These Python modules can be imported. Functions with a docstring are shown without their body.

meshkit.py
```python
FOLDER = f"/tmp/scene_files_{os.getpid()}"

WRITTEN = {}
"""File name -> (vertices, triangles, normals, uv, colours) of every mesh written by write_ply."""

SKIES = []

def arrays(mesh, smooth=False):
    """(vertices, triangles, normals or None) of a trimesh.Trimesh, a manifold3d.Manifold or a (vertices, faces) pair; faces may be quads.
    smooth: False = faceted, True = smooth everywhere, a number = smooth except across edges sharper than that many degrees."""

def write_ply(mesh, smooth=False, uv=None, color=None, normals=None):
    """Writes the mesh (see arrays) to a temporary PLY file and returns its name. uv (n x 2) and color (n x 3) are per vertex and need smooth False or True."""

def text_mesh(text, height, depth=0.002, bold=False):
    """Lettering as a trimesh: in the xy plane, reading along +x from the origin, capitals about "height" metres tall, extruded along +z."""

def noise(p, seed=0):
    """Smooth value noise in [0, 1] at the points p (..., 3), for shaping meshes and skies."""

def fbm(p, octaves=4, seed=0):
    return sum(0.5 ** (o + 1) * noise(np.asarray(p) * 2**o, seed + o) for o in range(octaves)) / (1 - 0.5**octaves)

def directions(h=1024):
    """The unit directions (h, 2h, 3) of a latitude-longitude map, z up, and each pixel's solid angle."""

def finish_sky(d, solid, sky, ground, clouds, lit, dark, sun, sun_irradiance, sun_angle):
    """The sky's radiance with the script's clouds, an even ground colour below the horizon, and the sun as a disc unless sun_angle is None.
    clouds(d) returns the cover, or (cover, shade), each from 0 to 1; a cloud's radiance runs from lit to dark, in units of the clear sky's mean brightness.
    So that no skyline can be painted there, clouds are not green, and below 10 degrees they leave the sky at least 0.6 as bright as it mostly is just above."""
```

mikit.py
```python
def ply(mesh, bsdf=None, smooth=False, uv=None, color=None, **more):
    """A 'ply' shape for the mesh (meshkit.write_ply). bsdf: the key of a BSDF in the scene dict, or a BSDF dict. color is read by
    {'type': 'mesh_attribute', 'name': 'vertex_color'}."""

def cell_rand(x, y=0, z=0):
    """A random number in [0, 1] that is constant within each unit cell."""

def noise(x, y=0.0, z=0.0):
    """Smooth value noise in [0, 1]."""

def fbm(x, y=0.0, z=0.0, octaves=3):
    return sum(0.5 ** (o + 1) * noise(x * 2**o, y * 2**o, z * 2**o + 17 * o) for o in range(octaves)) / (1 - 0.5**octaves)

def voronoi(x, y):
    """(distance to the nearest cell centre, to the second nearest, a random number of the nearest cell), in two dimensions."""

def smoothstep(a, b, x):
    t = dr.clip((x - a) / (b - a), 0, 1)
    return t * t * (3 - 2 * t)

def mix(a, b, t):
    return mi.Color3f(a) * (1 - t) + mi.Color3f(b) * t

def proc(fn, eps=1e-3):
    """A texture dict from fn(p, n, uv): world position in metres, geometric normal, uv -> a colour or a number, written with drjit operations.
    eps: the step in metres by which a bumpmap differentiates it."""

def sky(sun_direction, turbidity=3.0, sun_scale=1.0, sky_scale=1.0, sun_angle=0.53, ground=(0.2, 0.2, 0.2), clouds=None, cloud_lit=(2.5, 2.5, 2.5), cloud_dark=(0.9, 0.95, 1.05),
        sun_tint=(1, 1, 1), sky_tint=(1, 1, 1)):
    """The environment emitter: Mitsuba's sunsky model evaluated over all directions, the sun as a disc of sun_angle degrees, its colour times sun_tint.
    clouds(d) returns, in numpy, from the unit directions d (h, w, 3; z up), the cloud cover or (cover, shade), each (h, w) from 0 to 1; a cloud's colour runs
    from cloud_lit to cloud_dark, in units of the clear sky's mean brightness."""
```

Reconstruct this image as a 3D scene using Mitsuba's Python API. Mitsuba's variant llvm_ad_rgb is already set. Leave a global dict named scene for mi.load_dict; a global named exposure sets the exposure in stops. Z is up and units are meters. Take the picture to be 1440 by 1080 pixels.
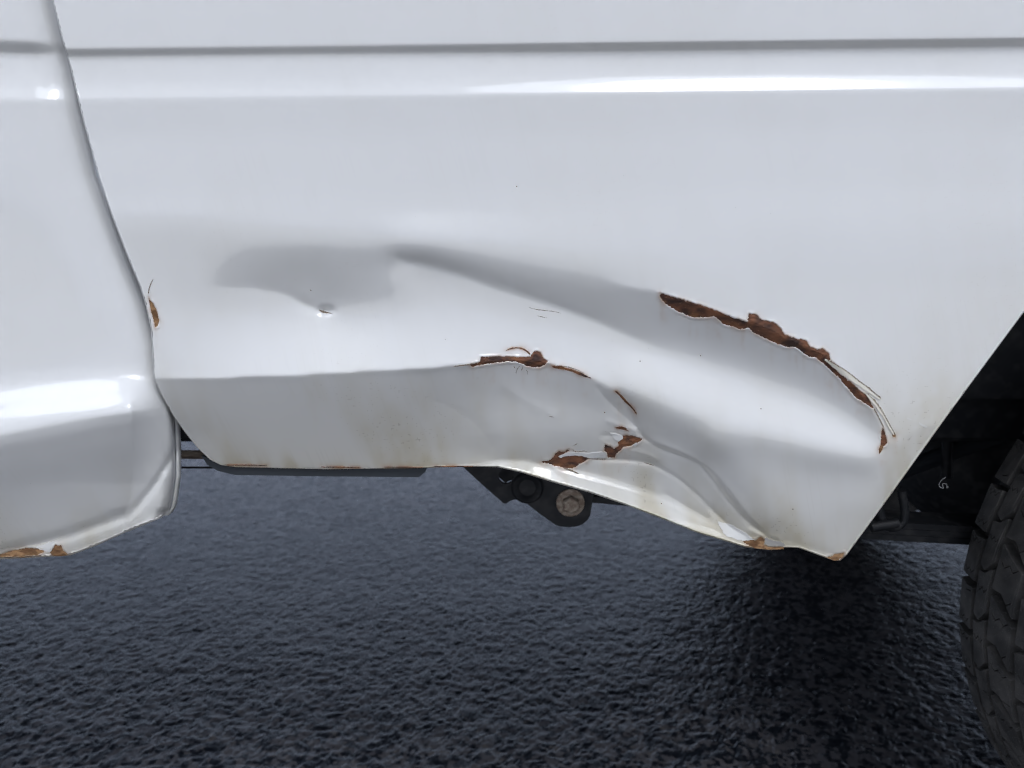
import math, random
import numpy as np, trimesh, mitsuba as mi, drjit as dr
import mikit, meshkit
from mikit import proc, noise, fbm, voronoi, smoothstep, mix
from scipy import sparse
from scipy.sparse.linalg import splu
from scipy.spatial import Delaunay
from scipy.ndimage import map_coordinates, gaussian_filter
import shapely
from shapely.geometry import Polygon, LineString, Point, MultiPolygon
import shapely.affinity as aff

random.seed(7)
RNG = np.random.default_rng(11)
scene, labels = {}, {}

# ------------------------------------------------------------------ camera, sky, exposure
CAM = np.array([0.0, -0.78, 0.90])
PITCH = math.radians(8.5)
FOV = 67.0
FPX = 720 / math.tan(math.radians(FOV) / 2)
FWD = np.array([0, math.cos(PITCH), -math.sin(PITCH)])
UP = np.array([0, math.sin(PITCH), math.cos(PITCH)])
exposure = 2.93
scene['camera'] = {'type': 'thinlens', 'fov': FOV, 'fov_axis': 'x', 'near_clip': 0.02, 'far_clip': 400.0,
                   'aperture_radius': 0.0022, 'focus_distance': 0.80,
                   'to_world': mi.ScalarTransform4f().look_at(origin=CAM.tolist(), target=(CAM + FWD).tolist(), up=[0, 0, 1])}


SUN_AZ, SUN_EL = math.radians(24), math.radians(53)
SUN = np.array([math.sin(SUN_AZ) * math.cos(SUN_EL), -math.cos(SUN_AZ) * math.cos(SUN_EL), math.sin(SUN_EL)])


def clouds(d):
    '''An overcast that is thin round the veiled sun.'''
    c = meshkit.fbm(d * np.array([2.2, 2.2, 4.0]) + 3.1, 5, seed=4)
    el = np.degrees(np.arcsin(d[..., 2]))
    az = np.degrees(np.arctan2(d[..., 0], -d[..., 1])) - math.degrees(SUN_AZ)
    r = np.hypot(az / 38, (el - math.degrees(SUN_EL)) / 15) + 0.9 * (c - 0.5)
    r2 = np.hypot((az + math.degrees(SUN_AZ) + 56.5) / 27, (el - 54) / 18) + 0.9 * (c - 0.5)
    t = np.clip((1.03 - np.minimum(r, r2)) / 0.06, 0, 1)
    thin = t * t * (3 - 2 * t)
    cover = 1 - 0.38 * np.clip((d[..., 1] - 0.1 + 1.2 * (c - 0.5)) / 0.5, 0, 1)      # breaking up to blue beyond the truck
    return cover, np.clip(1 - thin * (0.8 + 0.4 * (c - .5)) - 0.06 + 0.25 * (c - 0.5), 0, 1)


scene['sky'] = mikit.sky(SUN, turbidity=3, sun_scale=0.10, sun_angle=20, clouds=clouds, sun_tint=(0.85, 1.0, 1.25),
                         cloud_lit=(5.6, 6.0, 6.8), cloud_dark=(1.32, 1.42, 1.68), ground=(0.12, 0.12, 0.12))


def P(u, v, y=0.0):
    """World points at depth y of photograph positions: how the drawing was measured off."""
    u, v, y = np.broadcast_arrays(np.asarray(u, float), np.asarray(v, float), np.asarray(y, float))
    a, b = (u - 720) / FPX, (540 - v) / FPX
    d = np.stack([a, FWD[1] + UP[1] * b, FWD[2] + UP[2] * b], -1)
    t = (y - CAM[1]) / d[..., 1]
    return CAM + d * t[..., None]


# ------------------------------------------------------------------ materials
def bsdf(key, d):
    scene[key] = d
    return key


def two(d):
    return {'type': 'twosided', 'bsdf': d}


def panel_colour(p, n, uv):
    return paint_colour(p, (uv.x - p.x - 0.5 * p.y) * 1000, (uv.y - p.z - 0.3 * p.y) * 1000)


def plain_colour(p, n, uv):
    return paint_colour(p, mi.Float(0.0), mi.Float(0.25))


def paint_colour(p, stain, road):
    '''White paint, as rust-stained and as filmed with road dirt as the sheet is there.'''
    c = mi.Color3f(0.755, 0.757, 0.755)
    soft = fbm(p.x * 14 + 3 * p.z, p.z * 10, p.y * 10, 3)
    fine = fbm(p.x * 130, p.z * 90, p.y * 130, 3)
    streak = fbm(p.x * 60 + p.z * 8, p.z * 9, p.y * 20, 3)
    film = road * (0.22 + 0.60 * smoothstep(0.38, 0.75, soft * 0.6 + streak * 0.4) * (0.40 + 0.9 * fine))
    c = mix(c, (0.56, 0.52, 0.41), dr.clip(film, 0, 0.75))
    scuff = smoothstep(0.70, 0.82, noise(p.x * 420 + p.z * 110, p.z * 26, 4.0)) * smoothstep(0.52, 0.75, noise(p.x * 19, p.z * 19, 7.0))
    c = mix(c, (0.60, 0.59, 0.56), scuff * (0.02 + 0.18 * dr.clip(road, 0, 1)))
    st = dr.clip(stain * (0.25 + 1.2 * smoothstep(0.3, 0.7, fbm(p.x * 170, p.z * 120, p.y * 150, 3))), 0, 1)
    c = mix(c, (0.46, 0.27, 0.12), st * 0.75)
    dot = smoothstep(0.88, 0.93, noise(p.x * 520, p.z * 520, 5.0)) * smoothstep(0.45, 0.75, soft)
    return mix(c, (0.22, 0.19, 0.15), dot * 0.5 * dr.clip(road, 0, 1))


def rust_colour(p, n, uv):
    a = fbm(p.x * 120, p.y * 120, p.z * 120, 4)
    b = noise(p.x * 900, p.y * 900, p.z * 900)
    c = mix((0.026, 0.012, 0.009), (0.125, 0.050, 0.024), smoothstep(0.28, 0.72, a))
    c = mix(c, (0.20, 0.085, 0.032), smoothstep(0.55, 0.75, fbm(p.x * 60, p.y * 60, p.z * 60 + 9, 3)) * 0.55)
    return mix(c, (0.26, 0.14, 0.08), smoothstep(0.74, 0.95, b) * 0.5)


def ochre_colour(p, n, uv):
    a = fbm(p.x * 150, p.y * 150, p.z * 150, 4)
    c = mix((0.10, 0.050, 0.022), (0.24, 0.14, 0.070), smoothstep(0.3, 0.7, a))
    return mix(c, (0.10, 0.045, 0.02), smoothstep(0.6, 0.8, noise(p.x * 500, p.y * 500, p.z * 500)) * 0.6)


def rust_bump(p, n, uv):
    return fbm(p.x * 500, p.y * 500, p.z * 500, 3)


def asphalt_colour(p, n, uv):
    a = noise(p.x * 80, p.y * 80)
    a2 = noise(p.x * 150 + 3, p.y * 150)
    b = fbm(p.x * 30, p.y * 30, 3.0, 3)
    e = fbm(p.x * 1.6, p.y * 1.6, 8.0, 3)
    c = mix((0.005, 0.007, 0.012), (0.070, 0.068, 0.075), smoothstep(0.40, 0.62, 0.42 * a + 0.33 * a2 + 0.25 * b))
    c = mix(c, (0.12, 0.108, 0.10), smoothstep(0.78, 0.88, a2) * smoothstep(0.4, 0.6, b) * 0.5)
    return c * (0.55 + 0.5 * e)


def rubber_colour(p, n, uv):
    a = fbm(p.x * 30, p.y * 30, p.z * 30, 4)
    b = noise(p.x * 700, p.y * 700, p.z * 700)
    c = mix((0.021, 0.0205, 0.020), (0.056, 0.053, 0.050), smoothstep(0.3, 0.75, a))
    return c + mi.Color3f(0.02) * smoothstep(0.7, 0.9, b)


def steel_colour(p, n, uv):
    a = fbm(p.x * 60, p.y * 60, p.z * 60, 4)
    return mix((0.006, 0.007, 0.009), (0.020, 0.020, 0.021), smoothstep(0.4, 0.8, a))


def bolt_colour(p, n, uv):
    a = fbm(p.x * 200, p.y * 200, p.z * 200, 4)
    return mix((0.16, 0.115, 0.085), (0.30, 0.25, 0.20), smoothstep(0.3, 0.7, a))


def pipe_colour(p, n, uv):
    a = fbm(p.x * 60, p.y * 90, p.z * 90, 4)
    return mix((0.07, 0.05, 0.035), (0.16, 0.13, 0.10), smoothstep(0.3, 0.7, a))


bsdf('paint', two({'type': 'roughplastic', 'distribution': 'ggx', 'alpha': 0.008, 'int_ior': 1.66, 'nonlinear': True,
                   'diffuse_reflectance': proc(plain_colour)}))
bsdf('panel_paint', two({'type': 'roughplastic', 'distribution': 'ggx', 'alpha': 0.008, 'int_ior': 1.66, 'nonlinear': True,
                         'diffuse_reflectance': proc(panel_colour)}))
bsdf('primer', two({'type': 'principled', 'base_color': {'type': 'rgb', 'value': (0.50, 0.48, 0.41)}, 'roughness': 0.6}))
bsdf('flake', two({'type': 'principled', 'base_color': {'type': 'rgb', 'value': (0.62, 0.62, 0.61)}, 'roughness': 0.45}))
bsdf('rust', two({'type': 'bumpmap', 'scale': 0.0026, 'tex': proc(rust_bump, eps=4e-4),
                  'bsdf': {'type': 'principled', 'base_color': proc(rust_colour), 'roughness': 0.75, 'specular': 0.35}}))
bsdf('ochre', two({'type': 'bumpmap', 'scale': 0.0016, 'tex': proc(rust_bump, eps=4e-4),
                   'bsdf': {'type': 'principled', 'base_color': proc(ochre_colour), 'roughness': 0.85, 'specular': 0.3}}))
bsdf('crack', two({'type': 'principled', 'base_color': {'type': 'rgb', 'value': (0.15, 0.115, 0.085)}, 'roughness': 0.8}))
bsdf('asphalt_mat', two({'type': 'principled', 'base_color': proc(asphalt_colour), 'roughness': 0.44, 'specular': 0.29}))
bsdf('rubber', two({'type': 'principled', 'base_color': proc(rubber_colour), 'roughness': 0.7, 'specular': 0.4}))
bsdf('dark_steel', two({'type': 'principled', 'base_color': proc(steel_colour), 'roughness': 0.6, 'specular': 0.3}))
bsdf('slate_steel', two({'type': 'principled', 'base_color': {'type': 'rgb', 'value': (0.020, 0.024, 0.029)}, 'roughness': 0.6, 'specular': 0.3}))
bsdf('bolt_steel', two({'type': 'principled', 'base_color': proc(bolt_colour), 'roughness': 0.55, 'metallic': 0.35}))
bsdf('pipe_steel', two({'type': 'principled', 'base_color': proc(pipe_colour), 'roughness': 0.7}))
bsdf('scraped_steel', two({'type': 'principled', 'base_color': {'type': 'rgb', 'value': (0.30, 0.29, 0.27)}, 'roughness': 0.5, 'metallic': 0.4}))
bsdf('glass', {'type': 'thindielectric'})
bsdf('fibre_white', two({'type': 'diffuse', 'reflectance': {'type': 'rgb', 'value': (0.6, 0.6, 0.6)}}))


# ------------------------------------------------------------------ helpers
def numbered(key):
    if key not in scene:
        return key
    i = 1
    while f'{key}_{i:03d}' in scene:
        i += 1
    return f'{key}_{i:03d}'


def add(key, mesh, mat, smooth=False, **tag):
    key = numbered(key)
    scene[key] = mikit.ply(mesh, mat, smooth)
    if tag:
        labels[key] = tag
    return key


def box(x0, x1, y0, y1, z0, z1, r=0.0):
    import manifold3d as m3
    if r <= 0:
        m = trimesh.creation.box((x1 - x0, y1 - y0, z1 - z0))
        m.apply_translation(((x0 + x1) / 2, (y0 + y1) / 2, (z0 + z1) / 2))
        return m
    pts = []
    for sx in (x0 + r, x1 - r):
        for sy in (y0 + r, y1 - r):
            for sz in (z0 + r, z1 - r):
                for d in np.vstack([np.eye(3), -np.eye(3), np.array([[i, j, k] for i in (-1, 1) for j in (-1, 1) for k in (-1, 1)]) / 3 ** .5]):
                    pts.append((sx + d[0] * r, sy + d[1] * r, sz + d[2] * r))
    return trimesh.convex.convex_hull(np.array(pts))


def tube(pts, r, sides=12):
    p = np.asarray(pts, float)
    t = np.gradient(p, axis=0)
    t /= np.linalg.norm(t, axis=1, keepdims=True)
    a = np.cross(t, [0.13, 0.3, 1.0])
    a /= np.linalg.norm(a, axis=1, keepdims=True)
    b = np.cross(t, a)
    ang = np.arange(sides) * 2 * np.pi / sides
    rr = np.broadcast_to(r, (len(p),))[:, None, None]
    v = (p[:, None] + rr * (np.cos(ang)[None, :, None] * a[:, None] + np.sin(ang)[None, :, None] * b[:, None])).reshape(-1, 3)
    f = []
    for i in range(len(p) - 1):
        for j in range(sides):
            k = (j + 1) % sides
            f += [[i * sides + j, i * sides + k, (i + 1) * sides + k], [i * sides + j, (i + 1) * sides + k, (i + 1) * sides + j]]
    n = len(v)
    v = np.vstack([v, p[0], p[-1]])
    for j in range(sides):
        k = (j + 1) % sides
        f += [[n, k, j], [n + 1, (len(p) - 1) * sides + j, (len(p) - 1) * sides + k]]
    return trimesh.Trimesh(v, np.array(f), process=False)


def spline(pts, n=40):
    from scipy.interpolate import CubicSpline
    p = np.asarray(pts, float)
    t = np.r_[0, np.cumsum(np.linalg.norm(np.diff(p, axis=0), axis=1))]
    return CubicSpline(t, p)(np.linspace(0, t[-1], n))


def prism_y(poly, y0, y1):
    """Polygon in (x, z), extruded along y."""
    m = trimesh.creation.extrude_polygon(poly, y1 - y0, engine='earcut')
    v = np.array(m.vertices)
    return trimesh.Trimesh(np.c_[v[:, 0], y0 + v[:, 2], v[:, 1]], m.faces[:, ::-1], process=False)


# ------------------------------------------------------------------ the dented sheet: depth (mm, inwards) of the bed side
STEP = 4
U0, U1, V0, V1 = 40, 1640, -40, 860


def relief(curves, creases, pins):
    """A thin plate that passes through the curves, free to kink along the creases (photograph units)."""
    nu, nv = (U1 - U0) // STEP + 1, (V1 - V0) // STEP + 1
    idx = np.arange(nu * nv).reshape(nv, nu)
    w = np.ones((nv, nu))
    for c in creases:
        c = np.asarray(c, float)
        for a, b in zip(c[:-1], c[1:]):
            for t in np.linspace(0, 1, 2 + int(np.hypot(*(b - a)[:2]) / 2)):
                q = a + (b - a) * t
                i, j = int(round((q[0] - U0) / STEP)), int(round((q[1] - V0) / STEP))
                if 0 <= i < nu and 0 <= j < nv:
                    w[j, i] = 0.002
    rows, cols, vals, rhs, n = [], [], [], [], 0

    def put(ii, cc, ww):
        nonlocal n
        m = len(ww)
        for i, c in zip(ii, cc):
            rows.append(np.arange(n, n + m)), cols.append(i), vals.append(c * ww)
        rhs.append(np.zeros(m))
        n += m
    s = np.sqrt(w)
    put([idx[:, :-2].ravel(), idx[:, 1:-1].ravel(), idx[:, 2:].ravel()], [1, -2, 1], s[:, 1:-1].ravel())
    put([idx[:-2].ravel(), idx[1:-1].ravel(), idx[2:].ravel()], [1, -2, 1], s[1:-1].ravel())
    sx = np.sqrt(np.minimum.reduce([w[:-1, :-1], w[1:, :-1], w[:-1, 1:], w[1:, 1:]])) * 1.41
    put([idx[:-1, :-1].ravel(), idx[1:, :-1].ravel(), idx[:-1, 1:].ravel(), idx[1:, 1:].ravel()], [1, -1, -1, 1], sx.ravel())
    put([idx[:, :-1].ravel(), idx[:, 1:].ravel()], [1, -1], np.full(nv * (nu - 1), 0.012))
    put([idx[:-1].ravel(), idx[1:].ravel()], [1, -1], np.full((nv - 1) * nu, 0.012))
    W = 0.8
    for c in curves:
        c = np.asarray(c, float)
        pts = [c[0]]
        for a, b in zip(c[:-1], c[1:]):
            k = 1 + int(np.hypot(*(b - a)[:2]) / 6)
            pts += [a + (b - a) * t for t in np.linspace(0, 1, k + 1)[1:]]
        for q in pts:
            x, y = (q[0] - U0) / STEP, (q[1] - V0) / STEP
            i, j = int(x), int(y)
            if not (0 <= i < nu - 1 and 0 <= j < nv - 1):
                continue
            fx, fy = x - i, y - j
            rows.append(np.full(4, n)), cols.append(np.array([idx[j, i], idx[j, i + 1], idx[j + 1, i], idx[j + 1, i + 1]]))
            vals.append(W * np.array([(1 - fx) * (1 - fy), fx * (1 - fy), (1 - fx) * fy, fx * fy]))
            rhs.append(np.array([W * q[2]]))
            n += 1
    V, U = np.mgrid[V0:V1 + 1:STEP, U0:U1 + 1:STEP]
    pin = pins(U, V)
    k = idx[pin]
    put([k], [1], np.full(len(k), 3.0))
    A = sparse.csr_matrix((np.concatenate(vals), (np.concatenate(rows), np.concatenate(cols))), shape=(n, nu * nv))
    b = np.concatenate(rhs)
    return splu((A.T @ A).tocsc(), permc_spec='MMD_AT_PLUS_A').solve(A.T @ b).reshape(nv, nu)


ridge_left = [(205, 533, 8), (300, 531, 5), (400, 528, 2), (500, 522, 1), (600, 516, 2), (662, 510, 4), (705, 506, 8), (755, 507, 11), (790, 516, 12), (830, 531, 13), (868, 552, 13)]
ridge_right = [(868, 552, 13), (930, 572, 11), (1000, 592, 8), (1080, 612, 4), (1150, 630, 2), (1220, 644, 0)]
rust_ridge = [(800, 396, 3), (860, 400, 2), (930, 412, 1), (1000, 436, 0), (1060, 455, -1), (1120, 482, -1), (1165, 503, -1), (1205, 545, 0), (1235, 590, 0), (1246, 625, 0)]
upper_break = [(180, 340, 3), (260, 338, 3), (340, 338, 2), (430, 344, 2), (520, 350, 2), (600, 360, 2), (680, 376, 3), (800, 396, 3)]
valley = [(212, 440, 9), (280, 437, 11), (350, 438, 15), (420, 441, 19), (458, 443, 21.5), (500, 436, 17.5), (560, 432, 13.5), (650, 437, 12.5), (760, 452, 15.5), (840, 474, 19), (920, 498, 21.5), (1000, 524, 21), (1080, 552, 16), (1160, 584, 10.5), (1230, 618, 3)]
shelf = [(560, 364, 8), (600, 371, 9), (650, 386, 10), (700, 405, 12), (780, 431, 15), (850, 456, 18.5), (925, 487, 21)]
shelf_top = [(455, 357, 4.2), (480, 364, 5), (520, 374, 6.8), (548, 386, 8.6), (556, 405, 11)]
tongue = [(400, 390, 12), (440, 392, 13), (470, 398, 13), (505, 404, 12.5)]
tongue_low = [(420, 418, 18), (458, 424, 20), (490, 418, 16)]
left_shelf = [(285, 403, 9), (350, 403, 13.5), (400, 412, 17.5), (440, 434, 23)]
fold = [(868, 552, 18), (890, 590, 25), (905, 615, 29), (945, 636, 30), (985, 655, 30), (1010, 685, 31), (1045, 727, 30), (1095, 762, 25)]
fold_right = [(905, 572, 14), (935, 602, 19), (965, 622, 21), (1010, 650, 20), (1050, 690, 20), (1090, 735, 19)]
bulge = [(660, 560, 20), (720, 560, 24), (780, 565, 25), (840, 575, 24)]
bulge_low = [(640, 610, 33), (700, 612, 33), (770, 610, 32), (840, 605, 30)]
low_left = [(235, 590, 25), (320, 590, 23), (420, 588, 21), (520, 585, 20)]
bottom_left = [(260, 620, 36), (310, 655, 44), (400, 657, 43), (500, 657, 42), (600, 655, 42), (690, 650, 42), (745, 648, 42), (800, 640, 41), (850, 640, 40), (890, 632, 36)]
lip_in = [(745, 650, 44), (800, 660, 45), (850, 672, 46), (900, 690, 46), (950, 712, 45), (1000, 738, 42), (1035, 754, 36)]
lip_out = [(700, 658, 38), (760, 672, 37), (830, 692, 37), (900, 717, 37), (950, 736, 36), (1000, 752, 35), (1060, 770, 32)]
lip_mid = [(870, 650, 42), (930, 665, 41), (975, 685, 40), (1010, 715, 39), (1045, 748, 34)]
right_low = [(1000, 620, 10), (1100, 650, 8), (1180, 665, 6), (1240, 672, 4)]
right_low2 = [(1120, 700, 13), (1180, 710, 11), (1220, 712, 8)]
right_bottom = [(1110, 770, 22), (1150, 778, 20), (1185, 786, 18), (1215, 740, 12), (1260, 680, 4), (1310, 610, 1), (1360, 545, 0)]
DENT = relief([ridge_left, ridge_right, rust_ridge, upper_break, valley, shelf, shelf_top, tongue, tongue_low, left_shelf, fold, fold_right, bulge, bulge_low, low_left, bottom_left, lip_in, lip_out, lip_mid,
               right_low, right_low2, right_bottom],
              [ridge_left, rust_ridge[1:], shelf, left_shelf, fold[1:], lip_in, bottom_left[5:]],
              lambda U, V: (V < 300) | ((U > 1300) & (V < 600)) | ((U > 1100) & (V < 440)) | (U > 1400))
vv, uu = np.mgrid[V0:V1 + 1:STEP, U0:U1 + 1:STEP]
DENT = 1.13 * gaussian_filter(DENT, 0.75)
DENT = DENT + 9 * np.exp(-(((uu - 458) / 10.0) ** 2 + ((vv - 437) / 6.0) ** 2)) * 0.6
pu = [-700, -40, 40, 60, 64, 69, 74, 79, 84, 90, 100, 110, 119, 127, 132.5, 136, 145, 200, 260, 320, 340, 900]
pd = [-14, 0, 0, 0.2, 1.6, 5.2, 7.6, 8.2, 8.0, 7.5, 6.5, 5.2, 3.4, 1.3, 0, -0.1, 0.2, 1.6, 1.6, 0.2, 0, 0]
from scipy.interpolate import PchipInterpolator
PROFILE = PchipInterpolator(pu, pd)


GROOVES = [  # line, height in mm (outwards negative), half width: kinks too tight for the plate
    (fold, 3.0, 4), ([(905, 612), (950, 632), (1000, 660), (1040, 706), (1085, 752)], -1.5, 6),
    ([(828, 646), (870, 646), (910, 651), (946, 668), (984, 699), (1018, 733), (1050, 755)], 3.0, 4),
    ([(770, 656), (850, 681), (930, 706), (1000, 739), (1042, 752)], -1.6, 5),
    ([(838, 540), (862, 570), (882, 588), (897, 604)], 1.6, 4), ([(850, 590), (876, 600), (900, 606)], -1.4, 4), ([(842, 614), (870, 612), (896, 618)], 1.6, 4),
    ([(560, 520), (640, 514), (705, 507), (755, 508), (800, 518), (834, 533)], -1.5, 4), ([(217, 533), (350, 530), (480, 524), (600, 517)], -0.8, 4),
    ([(930, 412), (1000, 436), (1060, 455), (1120, 482), (1165, 503), (1205, 545), (1238, 595)], -1.4, 5),
    ([(700, 535), (735, 560), (790, 590)], -1.0, 14), ([(600, 560), (660, 590), (700, 640)], 0.9, 18), ([(925, 655), (965, 680), (1000, 715)], -1.2, 6),
    ([(690, 392), (760, 420), (850, 452)], 0.5, 4), ([(905, 622), (940, 630), (972, 646), (990, 664)], -1.6, 4), ([(930, 690), (965, 712), (1000, 732)], 1.3, 4), ([(870, 632), (900, 636), (930, 648)], -1.2, 3), ([(1050, 745), (1075, 752), (1100, 757)], -1.5, 4), ([(1098, 756), (1140, 770), (1180, 780)], 0.8, 5)]
GROOVES = [(LineString([q[:2] for q in spline([(a[0], a[1], 0) for a in l], 60)]), h, w) for l, h, w in GROOVES]


def kinks(u, v):
    pts = shapely.points(u.ravel(), v.ravel())
    out = np.zeros(u.size)
    for line, h, w in GROOVES:
        x0, y0, x1, y1 = line.bounds
        near = (u.ravel() > x0 - 6 * w) & (u.ravel() < x1 + 6 * w) & (v.ravel() > y0 - 6 * w) & (v.ravel() < y1 + 6 * w)
        if near.any():
            d = shapely.distance(pts[near], line)
            s = shapely.line_locate_point(line, pts[near], normalized=True)
            out[near] += h * np.exp(-np.sqrt(d * d + 1.2) / w) * np.clip(np.minimum(s, 1 - s) / 0.12 + 0.15, 0, 1)
    return out.reshape(u.shape)


def bed_depth(u, v):
    """Depth in metres of the bed side at photograph positions."""
    u, v = np.asarray(u, float), np.asarray(v, float)
    d = map_coordinates(DENT, [np.clip((v - V0) / STEP, 0, DENT.shape[0] - 1), np.clip((u - U0) / STEP, 0, DENT.shape[1] - 1)], order=3, mode='nearest')
    line = v + (u - 720) * 0.011                      # the body line climbs a little to the right
    wave = meshkit.fbm(np.stack([u / 260, v / 200, 0 * u + 3.3], -1), 3, seed=2) - 0.5
    rip = np.exp(-((u - 1225) / 35) ** 2 - ((v - 690) / 40) ** 2) * np.sin((u * 0.8 + v * 0.35) / 4.2 + 5 * meshkit.fbm(np.stack([u / 40, v / 40, 0 * u], -1), 2, seed=9))
    t = np.clip((u - 420) / 500, 0, 1)
    crest = np.where((line > 40) & (line < 145), 0.66 + 0.34 * t * t * (3 - 2 * t), 1)
    return (d + PROFILE(line) * crest + 1.2 * wave + 0.22 * rip + kinks(u, v)) / 1000


def fill(poly, fine, coarse, region, depth, edge=3.0, extra=None):
    """Triangles over a polygon in photograph units, fine inside the region; boundary vertices first. Returns uv points, faces, boundary length."""
    ring = np.array(poly.exterior.coords)[:-1]
    b = []
    for a, c in zip(ring, np.roll(ring, -1, axis=0)):
        inside = region.distance(Point((a + c) / 2)) < 60
        k = max(1, int(np.hypot(*(c - a)) / (edge if inside else coarse)))
        b += [a + (c - a) * t for t in np.arange(k) / k]
    b = np.array(b)
    x0, y0, x1, y1 = region.bounds
    gx, gy = np.meshgrid(np.arange(x0, x1 + .1, fine), np.arange(y0, y1 + .1, fine))
    X0, Y0, X1, Y1 = poly.bounds
    cx, cy = np.meshgrid(np.arange(X0, X1, coarse), np.arange(Y0, Y1, coarse))
    g = np.c_[gx.ravel(), gy.ravel()]
    c = np.c_[cx.ravel(), cy.ravel()]
    c = c[~((c[:, 0] > x0 - fine) & (c[:, 0] < x1 + fine) & (c[:, 1] > y0 - fine) & (c[:, 1] < y1 + fine))]
    g = np.vstack([g, c] + ([extra] if extra is not None else []))
    shapely.prepare(poly)
    inner = poly.buffer(-0.45 * edge)
    shapely.prepare(inner)
    g = g[shapely.contains_xy(inner, g[:, 0], g[:, 1])]
    p = np.vstack([b, g])
    tri = Delaunay(p + RNG.normal(0, 1e-4, p.shape)).simplices
    cen = p[tri].mean(1)
    tri = tri[shapely.contains_xy(poly, cen[:, 0], cen[:, 1])]
    q = p[tri]
    area = (q[:, 1, 0] - q[:, 0, 0]) * (q[:, 2, 1] - q[:, 0, 1]) - (q[:, 1, 1] - q[:, 0, 1]) * (q[:, 2, 0] - q[:, 0, 0])
    tri = np.where((area > 0)[:, None], tri, tri[:, ::-1])   # v runs down: this faces the viewer
    return p, tri, len(b)


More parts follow.
